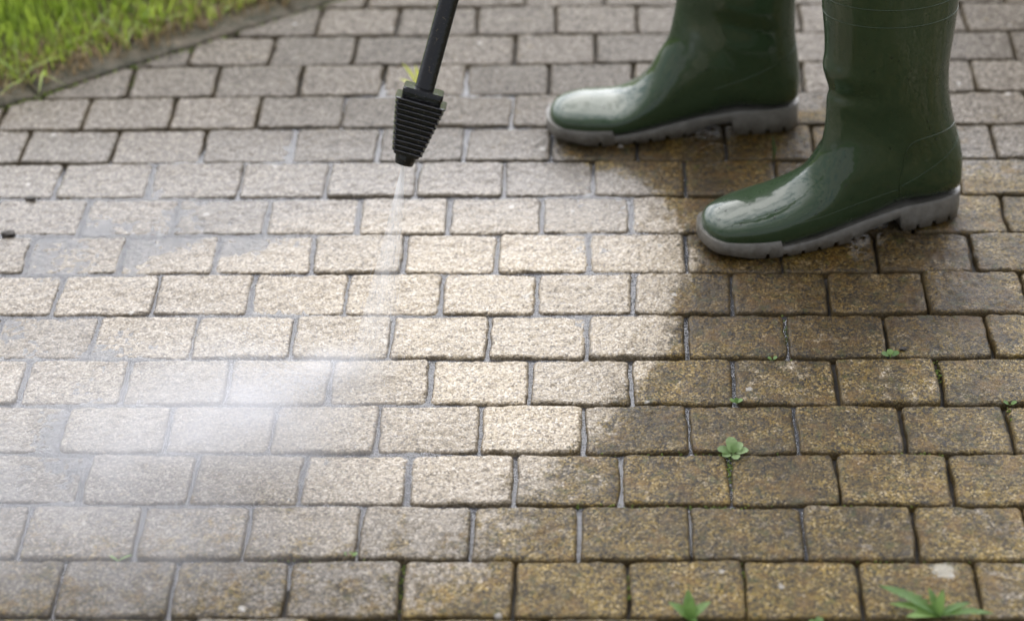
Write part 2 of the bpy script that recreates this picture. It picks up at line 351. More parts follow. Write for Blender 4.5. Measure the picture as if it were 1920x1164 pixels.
def build_paving(mat):
    Vs, Fs, A = [], [], {k: [] for k in ('pid', 'edge', 'dirt', 'wet', 'grey', 'film', 'soak_shade')}
    off = 0; r = np.random.default_rng(5)
    def edge_of(row, side):  # gap wobble
        return
    for k in range(-9, 36):
        js = list(JX.get(k, []))
        if not js: js = [(-.60 if k % 2 else -.66) + r.uniform(-.006, .006)]
        while js[0] > -1.9: js.insert(0, js[0]-.12+r.uniform(-.002, .002))
        while js[-1] < 1.9: js.append(js[-1]+.12+r.uniform(-.002, .002))
        y0r, y1r = (k-1)*R_, k*R_
        for x0, x1 in zip(js[:-1], js[1:]):
            xc, yc = (x0+x1)/2, (y0r+y1r)/2
            if min(kerb_side(a, b) for a in (x0, x1) for b in (y0r, y1r)) > -.004: continue
            near = (-1.08 < xc < .8) and (-.1 < yc < 1.5)
            g = .0003 + r.uniform(0, .0008)
            gx0, gx1 = x0+g+r.uniform(-.0006, .0008), x1-g-r.uniform(-.0006, .0008)
            gy0, gy1 = y0r+g*.75+r.uniform(-.0005, .0005), y1r-g*.75-r.uniform(-.0005, .0005)
            nx, ny = (40, 30) if near else (9, 7)
            # parameter rows: extra samples on the rounded rim
            def pts(n, l):
                rim = np.array([0, .0012, .0027, .0046, .0072])
                mid = np.linspace(.0072, l-.0072, n-8)[1:-1]
                return np.concatenate([rim, mid, l-rim[::-1]])
            px, py = pts(nx+2, gx1-gx0), pts(ny+2, gy1-gy0)
            nx, ny = len(px), len(py)
            X, Y = np.meshgrid(px, py, indexing='ij'); lx, ly = gx1-gx0, gy1-gy0
            ex, ey = np.minimum(X, lx-X), np.minimum(Y, ly-Y)
            # rounded plan corners
            rc = .008; cx = np.clip(rc-ex, 0, None); cy = np.clip(rc-ey, 0, None)
            d = np.hypot(cx, cy); dmx = np.maximum(cx, cy)
            s = np.where(d > 0, dmx/np.maximum(d, 1e-9), 1)
            nex, ney = rc-cx*s, rc-cy*s
            Xn = np.where(cx > 0, np.where(X < lx/2, nex, lx-nex), X)
            Yn = np.where(cy > 0, np.where(Y < ly/2, ney, ly-ney), Y)
            ed = np.where((cx > 0) & (cy > 0), rc-dmx, np.minimum(ex, ey))
            X, Y = Xn+gx0, Yn+gy0
            # ragged outline
            wob = np.exp(-ed/.006)
            X = X + wob*(.0020*fbm(X, Y, 60, 31+k % 5)+.0012*vnoise(X+r.uniform(0, 9), Y, 24, 77)*1.5); Y = Y + wob*(.0018*fbm(X+3, Y, 60, 37+k % 7)+.0012*vnoise(X, Y+r.uniform(0, 9), 24, 78)*1.5)
            ra = r.normal(0, .009); X, Y = xc+(X-xc)-(Y-yc)*ra, yc+(Y-yc)+(X-xc)*ra*.6
            rr = .0050
            prof = np.where(ed < rr, np.clip(1-((rr-ed)/rr)**1.9, 0, 1), 1.0)
            z = -.0044*(1-prof)
            z = z + r.normal(0, .0007) + (X-xc)*r.normal(0, .011) + (Y-yc)*r.normal(0, .013)
            if near: z = z + .0014*fbm(X, Y, 34, 3, 4) + .0010*vnoise(X, Y, 230, 8)
            # cut along the kerb
            ks = kerb_side(X, Y); cut = ks > -.004
            X = np.where(cut, X-(ks+.004)*KN[0], X); Y = np.where(cut, Y-(ks+.004)*KN[1], Y)
            z = np.where(cut, z-.006, z)
            wall = ed <= 1e-6
            z = np.where(wall, -.03, z)
            V = np.stack([X, Y, z], -1).reshape(-1, 3)
            i = np.arange(nx*ny).reshape(nx, ny)+off
            F = np.stack([i[:-1, :-1], i[1:, :-1], i[1:, 1:], i[:-1, 1:]], -1).reshape(-1, 4)
            Vs.append(V); Fs.append(F); off += nx*ny
            n = nx*ny
            A['pid'].append(np.full(n, r.uniform(0, 1))); A['edge'].append(ed.ravel())
            dj = r.normal(0, .05)
            A['dirt'].append(dirt_field(X, Y).ravel()+dj)
            A['wet'].append(np.clip(1.0 - .62*sstep(.78, 1.05, Y) - .35*sstep(.40, .62, X) - .2*sstep(.2, .0, Y), 0, 1).ravel())
            A['grey'].append(grey_field(X, Y).ravel()); A['film'].append(film_field(X, Y).ravel()); A['soak_shade'].append(soak_shade_field(X, Y).ravel())
    V = np.concatenate(Vs); F = np.concatenate(Fs)
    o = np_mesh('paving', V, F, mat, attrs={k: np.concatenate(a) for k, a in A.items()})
    return tag(o, kind='structure', label='wet block paving of small rounded stones in running bond')

M_PAVER = mat_paver()
M_WATER = mat_water()
build_paving(M_PAVER)
M_BED = simple('wet_joint_sand', (.02, .016, .011), .6, bumps=(300, .002), colvar=(120, (.010, .008, .006), (.035, .028, .018)))
def sheet(name, pts, z, mat):
    return tag(mesh_obj(name, [(x, y, z) for x, y in pts], [tuple(range(len(pts)))], mat, smooth=False), kind='structure')
ext = 3.0
sheet('joint_sand', [(-2.0, -.95), (2.0, -.95), (2.0, 3.09), (-2.0, .245)], -.0115, M_BED)

# ground sheet to the horizon
M_GND = simple('lawn_ground', (.05, .07, .02), .9, bumps=(60, .01), colvar=(2.5, (.045, .065, .018), (.075, .10, .028)))
sheet('ground', [(-220, -220), (220, -220), (220, 220), (-220, 220)], -.05, M_GND)

# water standing in the joints and over the stones on the left
def build_water():
    s = .005
    xs = np.arange(-1.15, .24, s); ys = np.arange(-.12, 1.25, s)
    X, Y = np.meshgrid(xs, ys, indexing='ij'); Z = water_level(X, Y)
    keep = (Z > -.0085) & (kerb_side(X, Y) < -.006)
    i = np.arange(X.size).reshape(X.shape)
    F = np.stack([i[:-1, :-1], i[1:, :-1], i[1:, 1:], i[:-1, 1:]], -1).reshape(-1, 4)
    F = F[keep.ravel()[F].all(axis=1)]
    used = np.unique(F); re = np.zeros(X.size, int); re[used] = np.arange(len(used))
    V = np.stack([X, Y, Z], -1).reshape(-1, 3)[used]
    tag(np_mesh('water', V, re[F], M_WATER), kind='structure', label='thin sheet of water standing in the joints of the paving')
build_water()

# ------------------------------------------------------------------ kerb, soil, lawn
M_KERB = simple('kerb_concrete', (.1, .09, .07), .7, bumps=(120, .006), colvar=(28, (.030, .030, .012), (.13, .105, .07)))
M_SOIL = simple('lawn_soil', (.06, .045, .03), .9, bumps=(90, .008), colvar=(60, (.03, .022, .014), (.10, .072, .045)))
def kerb():
    bm_v, bm_f = [], []
    r = random.Random(3); s = -1.2
    prof = [(0.0, -.05), (0.0, -.004), (.002, .0005), (.006, .0025), (.03, .003), (.055, .002), (.059, -.001), (.060, -.05)]
    while s < 3.2:
        e = s + .42; n = 26
        base = len(bm_v)
        for i in range(n+1):
            u = s+.002 + (e-s-.004)*i/n
            for a, z in prof:
                q = KP + KD*u + KN*(a + (r.uniform(-.0006, .0006)))
                bm_v.append((q[0], q[1], z - (.0 if 0 < i < n else .004) + r.uniform(-.0004, .0004)))
        m = len(prof)
        for i in range(n):
            for j in range(m-1):
                a = base+i*m+j; bm_f.append((a, a+m, a+m+1, a+1))
        bm_f.append(tuple(base+j for j in range(m))); bm_f.append(tuple(base+n*m+j for j in reversed(range(m))))
        s = e
    return tag(mesh_obj('kerb', bm_v, bm_f, M_KERB), kind='structure', label='flush grey concrete edging between the paving and the lawn')
kerb()
def soil():
    s = .02; us = np.arange(-1.4, 3.4, s); vs = np.arange(.058, .78, s)
    U, Vv = np.meshgrid(us, vs, indexing='ij')
    X = KP[0]+KD[0]*U+KN[0]*Vv; Y = KP[1]+KD[1]*U+KN[1]*Vv
    Z = -.006 + .022*sstep(.06, .22, Vv)*sstep(.78, .6, Vv) - .06*sstep(.66, .76, Vv) + .007*fbm(X, Y, 22, 4, 4)*sstep(.05, .1, Vv)
    i = np.arange(X.size).reshape(X.shape)
    F = np.stack([i[:-1, :-1], i[1:, :-1], i[1:, 1:], i[:-1, 1:]], -1).reshape(-1, 4)
    tag(np_mesh('soil', np.stack([X, Y, Z], -1).reshape(-1, 3), F, M_SOIL), kind='structure')
soil()

def blades(n, ufn, vfn, hfn, seed, width=.0026, lean=.6, zb=.006):
    """curved grass blades as strips of five points"""
    r = np.random.default_rng(seed)
    u = ufn(r, n); v = vfn(r, n); h = hfn(r, n, v)
    x = KP[0]+KD[0]*u+KN[0]*v; y = KP[1]+KD[1]*u+KN[1]*v
    az = r.uniform(0, 2*np.pi, n); ln = r.uniform(.15, 1, n)*lean
    wd = width*r.uniform(.6, 1.3, n); pa = az+np.pi/2+r.normal(0, .4, n)
    P = []
    for t_, wt in ((0, .8), (.35, 1.), (.7, .75), (1.0, 0.06)):
        bx = h*ln*t_**1.8; bz = h*(t_ - .35*ln*t_**2.2)
        cx = x+np.cos(az)*bx; cy = y+np.sin(az)*bx; cz = zb+bz
        for sg in (-1, 1):
            P.append(np.stack([cx+sg*np.cos(pa)*wd*wt*.5, cy+sg*np.sin(pa)*wd*wt*.5, cz], -1))
    V = np.stack(P, 1).reshape(-1, 3)           # n*8
    b = np.arange(n)[:, None]*8
    F = np.concatenate([b+np.array([[2*k, 2*k+1, 2*k+3, 2*k+2]]) for k in range(3)], 0)
    return V, F, np.repeat(r.uniform(0, 1, n), 8)
M_GRASS = mat_leaf('grass_blade', (.07, .14, .014), (.33, .43, .06))
M_DEAD = mat_leaf('dry_grass', (.12, .085, .04), (.28, .20, .10))
V, F, rd = blades(26000, lambda r, n: r.uniform(-1.0, 1.6, n), lambda r, n: .058+.6*r.uniform(0, 1, n)**1.0+.018*r.normal(0, 1, n),
                  lambda r, n, v: .026+.070*sstep(.06, .24, v)*r.uniform(.4, 1.3, n), 1, .0034)
tag(np_mesh('grass', V, F, M_GRASS, attrs={'rnd': rd}), kind='stuff', label='bright green lawn grass beyond the concrete edging', cat='grass')
V, F, rd = blades(5200, lambda r, n: r.uniform(-1.0, 1.6, n), lambda r, n: .012+.12*r.uniform(0, 1, n)**.7,
                  lambda r, n, v: r.uniform(.015, .045, n), 2, .0022, 1.4, .002)
tag(np_mesh('dry_grass', V, F, M_DEAD, attrs={'rnd': rd}), kind='stuff', label='brown dead grass stems lying along the edging', cat='dry grass')

V, F, rd = blades(420, lambda r, n: r.uniform(-1.0, 1.6, n), lambda r, n: .03+.07*r.uniform(0, 1, n),
                  lambda r, n, v: r.uniform(.03, .075, n), 12, .003, 1.7, .003)
tag(np_mesh('overhanging_grass', V, F, M_GRASS, attrs={'rnd': rd}), kind='stuff', label='long loose grass blades falling over the edging', cat='grass')

# moss growing in joints
M_MOSS = mat_leaf('moss', (.05, .085, .012), (.16, .21, .03), .8)
def moss():
    r = np.random.default_rng(9); pts = []
    def spot(x, y, n, sx, sy):
        for _ in range(n): pts.append((x+r.normal(0, sx), y+r.normal(0, sy), r.uniform(.0007, .0017)))
    for x, y, n, sx, sy in MOSS: spot(x, y, n, sx, sy)
    for _ in range(600):       # along the kerb joint
        u = r.uniform(-.4, 1.0); q = KP+KD*u+KN*r.normal(-.003, .003)
        pts.append((q[0]+r.normal(0, .004), q[1]+r.normal(0, .004), r.uniform(.0012, .0036)))
    ico = bmesh.new(); bmesh.ops.create_icosphere(ico, subdivisions=1, radius=1)
    bv = np.array([v.co[:] for v in ico.verts]); bf = np.array([[v.index for v in f.verts] for f in ico.faces]); ico.free()
    Vs, Fs, rd = [], [], []
    for i, (x, y, s) in enumerate(pts):
        Vs.append(bv*s*r.uniform(.6, 1.3, (len(bv), 1))*np.array((1, 1, .7))+np.array((x, y, -.0045+r.uniform(0, .003)))); Fs.append(bf+i*len(bv)); rd.append(np.full(len(bv), r.uniform()))
    tag(np_mesh('moss', np.concatenate(Vs), np.concatenate(Fs), M_MOSS, attrs={'rnd': np.concatenate(rd)}, smooth=False), kind='stuff', label='yellow green moss in the paving joints', cat='moss')
MOSS = [(.137, .245, 40, .0012, .016), (-.214, .055, 40, .0015, .02), (.09, .178, 50, .035, .002), (.02, .180, 30, .03, .002), (.388, .42, 30, .0015, .012),
        (.023, .05, 14, .001, .02), (.144, .06, 14, .0015, .02), (-.335, .092, 20, .03, .002), (.46, .34, 24, .001, .02), (.35, .27, 20, .02, .002), (.11, .86, 30, .0015, .02),
        (.10, .60, 18, .04, .0015), (-.6, 1.12, 60, .05, .004), (-.68, 1.13, 40, .0015, .02), (.25, .18, 20, .05, .002), (.10, .27, 25, .06, .002), (.217, .50, 20, .0012, .02), (.3, .09, 16, .05, .002)]
moss()

# ------------------------------------------------------------------ rubber boots
def interp_path(ctrl, n):
    """Catmull-Rom through control rows"""
    c = np.array(ctrl, float); m = len(c); outp = []
    for i in range(n):
        s = i/(n-1)*(m-1); k = min(int(s), m-2); f = s-k
        p0, p1, p2, p3 = c[max(k-1, 0)], c[k], c[k+1], c[min(k+2, m-1)]
        outp.append(.5*((2*p1)+(-p0+p2)*f+(2*p0-5*p1+4*p2-p3)*f*f+(-p0+3*p1-3*p2+p3)*f**3))
    return np.array(outp)
# Fx, Fz, Bx, Bz, half width, boxiness, lateral shift
SEC = [
 (.3520, .0280, .3520, .0190, .004, .8, .008),
 (.3490, .0350, .3490, .0170, .018, .8, .008),
 (.3420, .0410, .3420, .0150, .030, .85, .008),
 (.3300, .0465, .3300, .0115, .040, .9, .008),
 (.3050, .0540, .3050, .0100, .0485, .9, .007),
 (.2780, .0605, .2780, .0100, .0520, .9, .005),
 (.2520, .0680, .2500, .0105, .0520, .9, .003),
 (.2280, .0790, .2180, .0130, .0495, .85, .001),
 (.2100, .0940, .1800, .0180, .0460, .8, -.001),
 (.1950, .1220, .1350, .0255, .0440, .7, -.002),
 (.1860, .1450, .0850, .0360, .0435, .6, -.001),
 (.1820, .1670, .0380, .0360, .0440, .75, 0),
 (.1800, .1870, .0050, .0400, .0440, .62, 0),
 (.1795, .2040, -.0010, .0660, .0450, .38, 0),
 (.1795, .2200, .0030, .1030, .0470, .15, 0),
 (.1795, .2360, .0100, .1400, .0500, 0, 0),
 (.1800, .2560, .0150, .1850, .0530, 0, 0),
 (.1810, .2800, .0140, .2300, .0560, 0, 0),
 (.1830, .3060, .0110, .2750, .0585, 0, 0),
 (.1850, .3350, .0070, .3200, .0605, 0, 0),
 (.1870, .3650, .0030, .3600, .0620, 0, 0),
 (.1890, .4000, .0000, .4000, .0630, 0, 0)]
KX = .968
def plan_half(x):
    """half width of the sole outline"""
    L_ = .355
    xs = [0, .003, .010, .022, .040, .065, .10, .14, .18, .218, .25, .278, .305, .330, .342, .349, .353, .3555]
    if x > .330: return .0415*math.sqrt(max(0, 1-((x-.330)/.0255)**2))
    if x < .022: return .0305*math.sqrt(max(0, 1-((.022-x)/.022)**2))
    ws = [.0, .0125, .0225, .0305, .0355, .0375, .0375, .0385, .0435, .0490, .0520, .0525, .0495, .0415, .0325, .0225, .0125, 0]
    return np.interp(x, xs, ws)
def plan_shift(x): return np.interp(x, [0, .1, .135, .18, .218, .25, .278, .305, .355], [0, -.001, -.002, -.001, .001, .003, .005, .007, .008])
def make_boot(loc, rz, mirror, label, folds, rubber, sole_m, seed, drop, lean):
    root = empty('rubber_boot', loc, rz)
    tag(root, label, 'boot', 'pair of green rubber boots')
    S = interp_path(SEC, 150); na = 72
    V, Fc = [], []
    for s in S:
        fx, fz, bx, bz, hw, box, sh = s; fz -= drop*math.exp(-((fx-.250)/.045)**2); box = min(max(box, 0), 1)
        mx, mz = (fx+bx)/2, (fz+bz)/2; hx, hz = (fx-bx)/2, (fz-bz)/2
        for j in range(na):
            th = 2*math.pi*j/na; sn, cs = math.sin(th), math.cos(th)
            e_lo = 1-.62*box; e_hi = 1+.42*box*sstep(.345, .29, mx)
            e = e_lo if sn < 0 else e_hi
            lat = math.copysign(abs(cs)**e, cs)
            su = math.copysign(abs(sn)**(1-.10*box), sn)
            if sn < 0: su = -abs(sn)**(1-.45*box)
            V.append([mx+hx*su, sh+hw*lat, mz+hz*su])
    V = np.array(V); V[:, 0] *= KX; n = len(S)
    V[:, 0] += lean*(sstep(.07, .24, V[:, 2])+.35*sstep(.22, .40, V[:, 2]))
    # surface displacement: folds, tapering rim
    cen = V.reshape(n, na, 3).mean(axis=1, keepdims=True).repeat(na, 1).reshape(-1, 3)
    dv = V-cen; ln = np.linalg.norm(dv, axis=1, keepdims=True); dn = dv/np.maximum(ln, 1e-6)
    zc = V[:, 2]; xx = V[:, 0]; side = dn[:, 1]
    disp = np.zeros(len(V))
    for (x0, z0, sx, sz, amp, slope, lat) in folds:
        zz = zc-(z0+slope*(xx-x0))
        wgt = np.clip(side*lat, 0, 1) if lat else 1.0
        disp += amp*np.exp(-((xx-x0)/sx)**2-(zz/sz)**2)*wgt
    disp += .0010*np.array([mnoise.noise(Vector((p[0]*14+seed, p[1]*14, p[2]*14))) for p in V])*sstep(.03, .09, zc)
    V = V+dn*disp[:, None]
    i = np.arange(n*na).reshape(n, na)
    a = i[:-1]; b = i[1:]
    F = np.stack([a, np.roll(a, -1, 1), np.roll(b, -1, 1), b], -1).reshape(-1, 4)
    Vl = [tuple(v) for v in V]; Fl = [tuple(f) for f in F]
    Fl.append(tuple(reversed(range(na))))
    # inner lining so the shaft is open at the top with a rim
    base = len(Vl); cen_t = cen[(n-1)*na]
    for lvl, (sc_, dz) in enumerate(((.985, .002), (.955, .001), (.93, -.025))):
        for j in range(na):
            p = V[(n-1)*na+j]; Vl.append((cen_t[0]+(p[0]-cen_t[0])*sc_, cen_t[1]+(p[1]-cen_t[1])*sc_, p[2]+dz))
    rings = [(n-1)*na, base, base+na, base+2*na]
    for r0, r1 in zip(rings[:-1], rings[1:]):
        for j in range(na): Fl.append((r0+j, r0+(j+1) % na, r1+(j+1) % na, r1+j))
    Fl.append(tuple(base+2*na+j for j in range(na)))
    my = -1 if mirror else 1
    Vl = [(x, y*my, z) for x, y, z in Vl]
    if not mirror: Fl = [tuple(reversed(f)) for f in Fl]
    up = mesh_obj('upper', Vl, Fl, rubber, root)
    bv = BVHTree.FromPolygons([Vector(v) for v in Vl], Fl)
    # ---- sole with heel block, arch gap, tread notches and toe guard
    xs = sorted(set(list(.022-.022*np.cos(np.linspace(0, math.pi/2, 14))) + list(np.linspace(.024, .329, 200)) + list(.330+.0255*np.sin(np.linspace(0, math.pi/2, 22)))))
    def zbot(x):
        if x < .092: return .0
        if x < .097: return (x-.092)/.005*.022
        if x < .135: return .022-(x-.097)/.038*.008
        if x < .165: return .014-(x-.135)/.03*.014
        if x < .275: return 0
        return .011*((x-.275)/.08)**1.6
    def notch(x):
        if x < .012 or x > .30: return 0
        if .092 < x < .16: return 0
        ph = (x-.02) % .0235
        return .0062*(1 if ph < .0055 else 0)
    def ztop(x):
        f = np.interp(x, [0, .012, .05, .085, .135, .18, .218, .25, .28, .33, .355], [.036, .0365, .037, .037, .030, .0225, .0170, .0150, .0145, .0150, .018])
        if x > .262: f = f + .0095*min(1, (x-.262)/.002) - .001*max(0, (x-.30)/.055)
        return float(f)
    SV, SF = [], []; m = 9
    for x in xs:
        w0 = float(plan_half(x)); c0 = float(plan_shift(x)); zb, zt = zbot(x), ztop(x)
        nb = notch(x)
        th = zt-zb
        # offsets: the edge stands 2.5 mm proud of the upper
        row = [(-1, -.006, zt-.0005), (-1, -.0004, zt), (-1, .0010, zt-.0025), (-1, .0016, zb+th*.35), (-1, -.0004, zb+nb), (-1, -.007, zb+nb*.9)]
        row = row + [(1, a, z) for _, a, z in reversed(row)]
        m = len(row)
        for s_, a, z in row: SV.append([x, c0+s_*max(w0+a*min(1, w0/.012), 0.0), z])
    for k in range(len(xs)-1):
        for j in range(m):
            a = k*m+j; b = k*m+(j+1) % m
            SF.append((a, b, b+m, a+m))
    SF.append(tuple(range(m))); SF.append(tuple(reversed(range((len(xs)-1)*m, len(xs)*m))))
    SV = [[(x-.178)*1.008+.178, y, z] for x, y, z in SV]
    SV = [(x*KX, y*my, z) for x, y, z in SV]
    so_ = mesh_obj('sole', SV, SF, sole_m, root, smooth=True)
    bm = bmesh.new(); bm.from_mesh(so_.data); bmesh.ops.recalc_face_normals(bm, faces=bm.faces); bm.to_mesh(so_.data); bm.free()
    em = so_.modifiers.new('edges', 'EDGE_SPLIT'); em.split_angle = R(38)
    bm = bmesh.new(); bm.from_mesh(up.data); bmesh.ops.recalc_face_normals(bm, faces=bm.faces); bm.to_mesh(up.data); bm.free()
    return root, up, bv, my

def tube(path, rad, sides=8, closed=False):
    V, F = [], []; n = len(path); P = [Vector(p) for p in path]
    up = None
    for i, p in enumerate(P):
        t = (P[(i+1) % n]-P[i-1]) if closed else (P[min(i+1, n-1)]-P[max(i-1, 0)])
        t.normalize()
        if up is None: up = t.orthogonal().normalized()
        up = (up-t*up.dot(t)).normalized(); sd_ = t.cross(up)
        r_ = rad[i] if hasattr(rad, '__len__') else rad
        for j in range(sides):
            a = 2*math.pi*j/sides; V.append(p+up*math.cos(a)*r_+sd_*math.sin(a)*r_)
    for i in range(n if closed else n-1):
        for j in range(sides):
            a = i*sides+j; b = i*sides+(j+1) % sides; c = ((i+1) % n)*sides
            F.append((a, b, c+(j+1) % sides, c+j))
    if not closed:
        F.append(tuple(reversed(range(sides)))); F.append(tuple((n-1)*sides+j for j in range(sides)))
    return V, F
def ring_seam(root, bv, z, tilt, rad, mat, xc=.095):
    pts = []
    for i in range(72):
        a = 2*math.pi*i/72; d = Vector((math.cos(a), math.sin(a), 0)); zz = z+tilt*math.cos(a)
        hit = bv.ray_cast(Vector((xc, 0, zz))+d*.3, -d)
        if hit[0]: pts.append(hit[0]+hit[1]*0 + d*(rad*.15))
    V, F = tube(pts, rad, 6, True); return mesh_obj('seam', V, F, mat, root)
def side_seam(root, bv, path, s, rad, mat):
    pts = []
    fine = interp_path(path, 60)
    for x, z in fine:
        hit = bv.ray_cast(Vector((x, s*.3, z)), Vector((0, -s, 0)))
        if hit[0]: pts.append(hit[0]+Vector((0, s*rad*.1, 0)))
    V, F = tube(pts, rad, 6); return mesh_obj('seam', V, F, mat, root)

M_RUB, M_SOLE = mat_rubber(), mat_sole()
# local +x points to the toe; the boots point to -X in the world
# fold: (x, z, sx, sz, amplitude, slope, side)
FR = [(.10, .215, .055, .014, -.0085, .25, -1), (.13, .240, .06, .014, .0035, .2, -1), (.175, .205, .03, .012, -.006, 0, 0), (.18, .232, .03, .012, .003, 0, 0),
      (.13, .165, .04, .022, .003, .6, -1), (.05, .19, .03, .03, -.003, 0, -1), (.14, .11, .05, .02, .002, -.5, -1), (.20, .115, .03, .012, -.0025, -.8, 0)]
FL = [(.10, .235, .05, .018, -.007, .35, 1), (.09, .17, .05, .018, -.005, .3, 1), (.15, .20, .04, .016, .0035, .3, 1), (.175, .225, .03, .012, -.004, 0, 0),
      (.11, .265, .06, .018, .004, .1, 1), (.19, .125, .03, .012, -.0025, -.8, 0)]
ang_f = math.pi + R(16.8); ang_b = math.pi + R(2.5)
HF = (.452, .782, 0.0012); HB = (.264, 1.003, .0012)
# front boot: near side of the photo is its local +y (rotated by 180 deg)
boot_f, up_f, bv_f, my_f = make_boot(HF, ang_f, True, 'glossy green rubber boot in front, nearer the camera, its whole sole and ankle seam showing', [(a, b, c, d, e, f, -g) for a, b, c, d, e, f, g in FR], M_RUB, M_SOLE, 1, .0, .016)
boot_b, up_b, bv_b, my_b = make_boot(HB, ang_b, False, 'glossy green rubber boot behind, farther from the camera, on the dark wet stones', FL, M_RUB, M_SOLE, 5, .018, -.006)
for rt, bvt in ((boot_f, bv_f), (boot_b, bv_b)):
    ring_seam(rt, bvt, .306, .004, .0006, M_RUB); ring_seam(rt, bvt, .330, .004, .0006, M_RUB)
side_seam(boot_f, bv_f, [(.095, .05), (.100, .075), (.098, .10), (.094, .125), (.082, .137), (.050, .140), (.020, .138)], 1, .0007, M_RUB)
side_seam(boot_f, bv_f, [(.098, .072), (.070, .085), (.035, .105), (.004, .122)], 1, .0006, M_RUB)
side_seam(boot_f, bv_f, [(.245, .045), (.20, .050), (.15, .060), (.10, .068)], 1, .0005, M_RUB)
side_seam(boot_b, bv_b, [(.12, .075), (.08, .09), (.04, .108), (.004, .125)], 1, .0006, M_RUB)

def beads(root, bv, s, n, seed):
    m = bpy.data.materials.get('bead_water')
    if not m:
        m, t, p, o = new_mat('bead_water'); p.inputs['Transmission Weight'].default_value = 1; p.inputs['Roughness'].default_value = .03; p.inputs['IOR'].default_value = 1.33
    r = np.random.default_rng(seed); ico = bmesh.new(); bmesh.ops.create_icosphere(ico, subdivisions=2, radius=1)
    bvv = np.array([v.co[:] for v in ico.verts]); bf = np.array([[v.index for v in f.verts] for f in ico.faces]); ico.free(); Vs, Fs = [], []
    while len(Vs) < n:
        x, z = r.uniform(.0, .345), .03+.30*r.uniform(0, 1)**1.6
        hit = bv.ray_cast(Vector((x, s*.3, z+.15)), Vector((0, -s*.9, -.45)).normalized())
        if not hit[0]: continue
        q = .0004+.0011*r.uniform(0, 1)**3; nn = np.array(hit[1]); nn = nn if nn[1]*s > -.3 else -nn
        w_ = bvv*q; w_ = w_ - np.outer(w_@nn, nn)*.5
        Vs.append(w_+np.array(hit[0])); Fs.append(bf+(len(Vs)-1)*len(bvv))
    tag(np_mesh('water_beads', np.concatenate(Vs), np.concatenate(Fs), m, root), kind='stuff')
beads(boot_f, bv_f, 1, 170, 3); beads(boot_b, bv_b, 1, 130, 4)

# ------------------------------------------------------------------ pressure washer lance, nozzle, jet
M_BLACK = mat_black()
HIT = Vector((-.306, .417, 0)); LD = Vector((.285, .35, .90)).normalized()
TIP = HIT + LD*.262
JD = Vector((.165, .35, .90)).normalized()
lance = empty('pressure_washer_lance', TIP)
tag(lance, 'black pressure washer lance with a ribbed wedge nozzle, pointing down at the paving', 'pressure washer lance')
lq = LD.to_track_quat('Z', 'X'); lance.rotation_mode = 'QUATERNION'
# roll about the axis so that one edge of the square nozzle faces the viewer
lance.rotation_quaternion = lq @ Euler((0, 0, R(0))).to_quaternion()
def rsquare(hx, hy, rr, n=6):
    pts = []
    for cx, cy, a0 in ((hx-rr, hy-rr, 0), (-hx+rr, hy-rr, 90), (-hx+rr, -hy+rr, 180), (hx-rr, -hy+rr, 270)):
        for i in range(n+1):
            a = R(a0+90*i/n); pts.append((cx+rr*math.cos(a), cy+rr*math.sin(a)))
    return pts
def stack(levels, rot=0, n=6, slope=(0, 0)):
    """levels: z, hx, hy, corner radius"""
    V, F = [], []; c, s = math.cos(rot), math.sin(rot)
    for z, hx, hy, rr in levels:
        for x, y in rsquare(hx, hy, min(rr, hx*.98, hy*.98), n): V.append((x*c-y*s, x*s+y*c, z+slope[0]*x+slope[1]*y))
    m = 4*(n+1)
    for k in range(len(levels)-1):
        for j in range(m): F.append((k*m+j, k*m+(j+1) % m, (k+1)*m+(j+1) % m, (k+1)*m+j))
    F.append(tuple(reversed(range(m)))); F.append(tuple((len(levels)-1)*m+j for j in range(m)))
    return V, F
NROT = R(38)
lv = []
z0, z1 = .0125, .079; nr = 11
def hw_at(z): return .0165 + (z-z0)/(z1-z0)*.0125
for i in range(nr):
    a = z0+(z1-z0)*i/nr; st = (z1-z0)/nr
    w1 = hw_at(a); w2 = hw_at(a+st)
    lv += [(a, w1-.0016, w1-.0016, .004), (a+st*.55, w2-.0020, w2-.0020, .003), (a+st*.66, w2+.0002, w2+.0002, .003), (a+st*.78, w2+.0008, w2+.0008, .003), (a+st*.90, w2+.0002, w2+.0002, .003), (a+st*.97, w2-.0018, w2-.0018, .003)]
V, F = stack(lv, NROT); body = mesh_obj('nozzle', V, F, M_BLACK, lance, smooth=False)
tag(body, label='ribbed black rubber nozzle body')
V, F = stack([(.079, .0225, .0225, .004), (.086, .0235, .0235, .004), (.0895, .0235, .0235, .004), (.0915, .0225, .0225, .004), (.092, .0125, .0125, .0119)], NROT)
mesh_obj('collar', V, F, M_BLACK, body, smooth=False)
V, F = stack([(.0, .0085, .0085, .0083), (.0006, .0105, .0105, .0102), (.007, .0118, .0118, .0112), (.0128, .0125, .0125, .0118)], 0)
mesh_obj('tip', V, F, M_BLACK, body, smooth=False)
V, F = tube([(0, 0, z) for z in (.09, .093, .3, .31, .312, .6, .62, .86)], [.0125, .0112, .0112, .0112, .0112, .0112, .0112, .0112], 28)
tb = mesh_obj('tube', V, F, M_BLACK, lance)
V, F = tube([(0, 0, z) for z in (.60, .603, .66, .80, .84, .86)], [.012, .017, .018, .018, .017, .010], 24)
mesh_obj('grip', V, F, M_BLACK, lance)
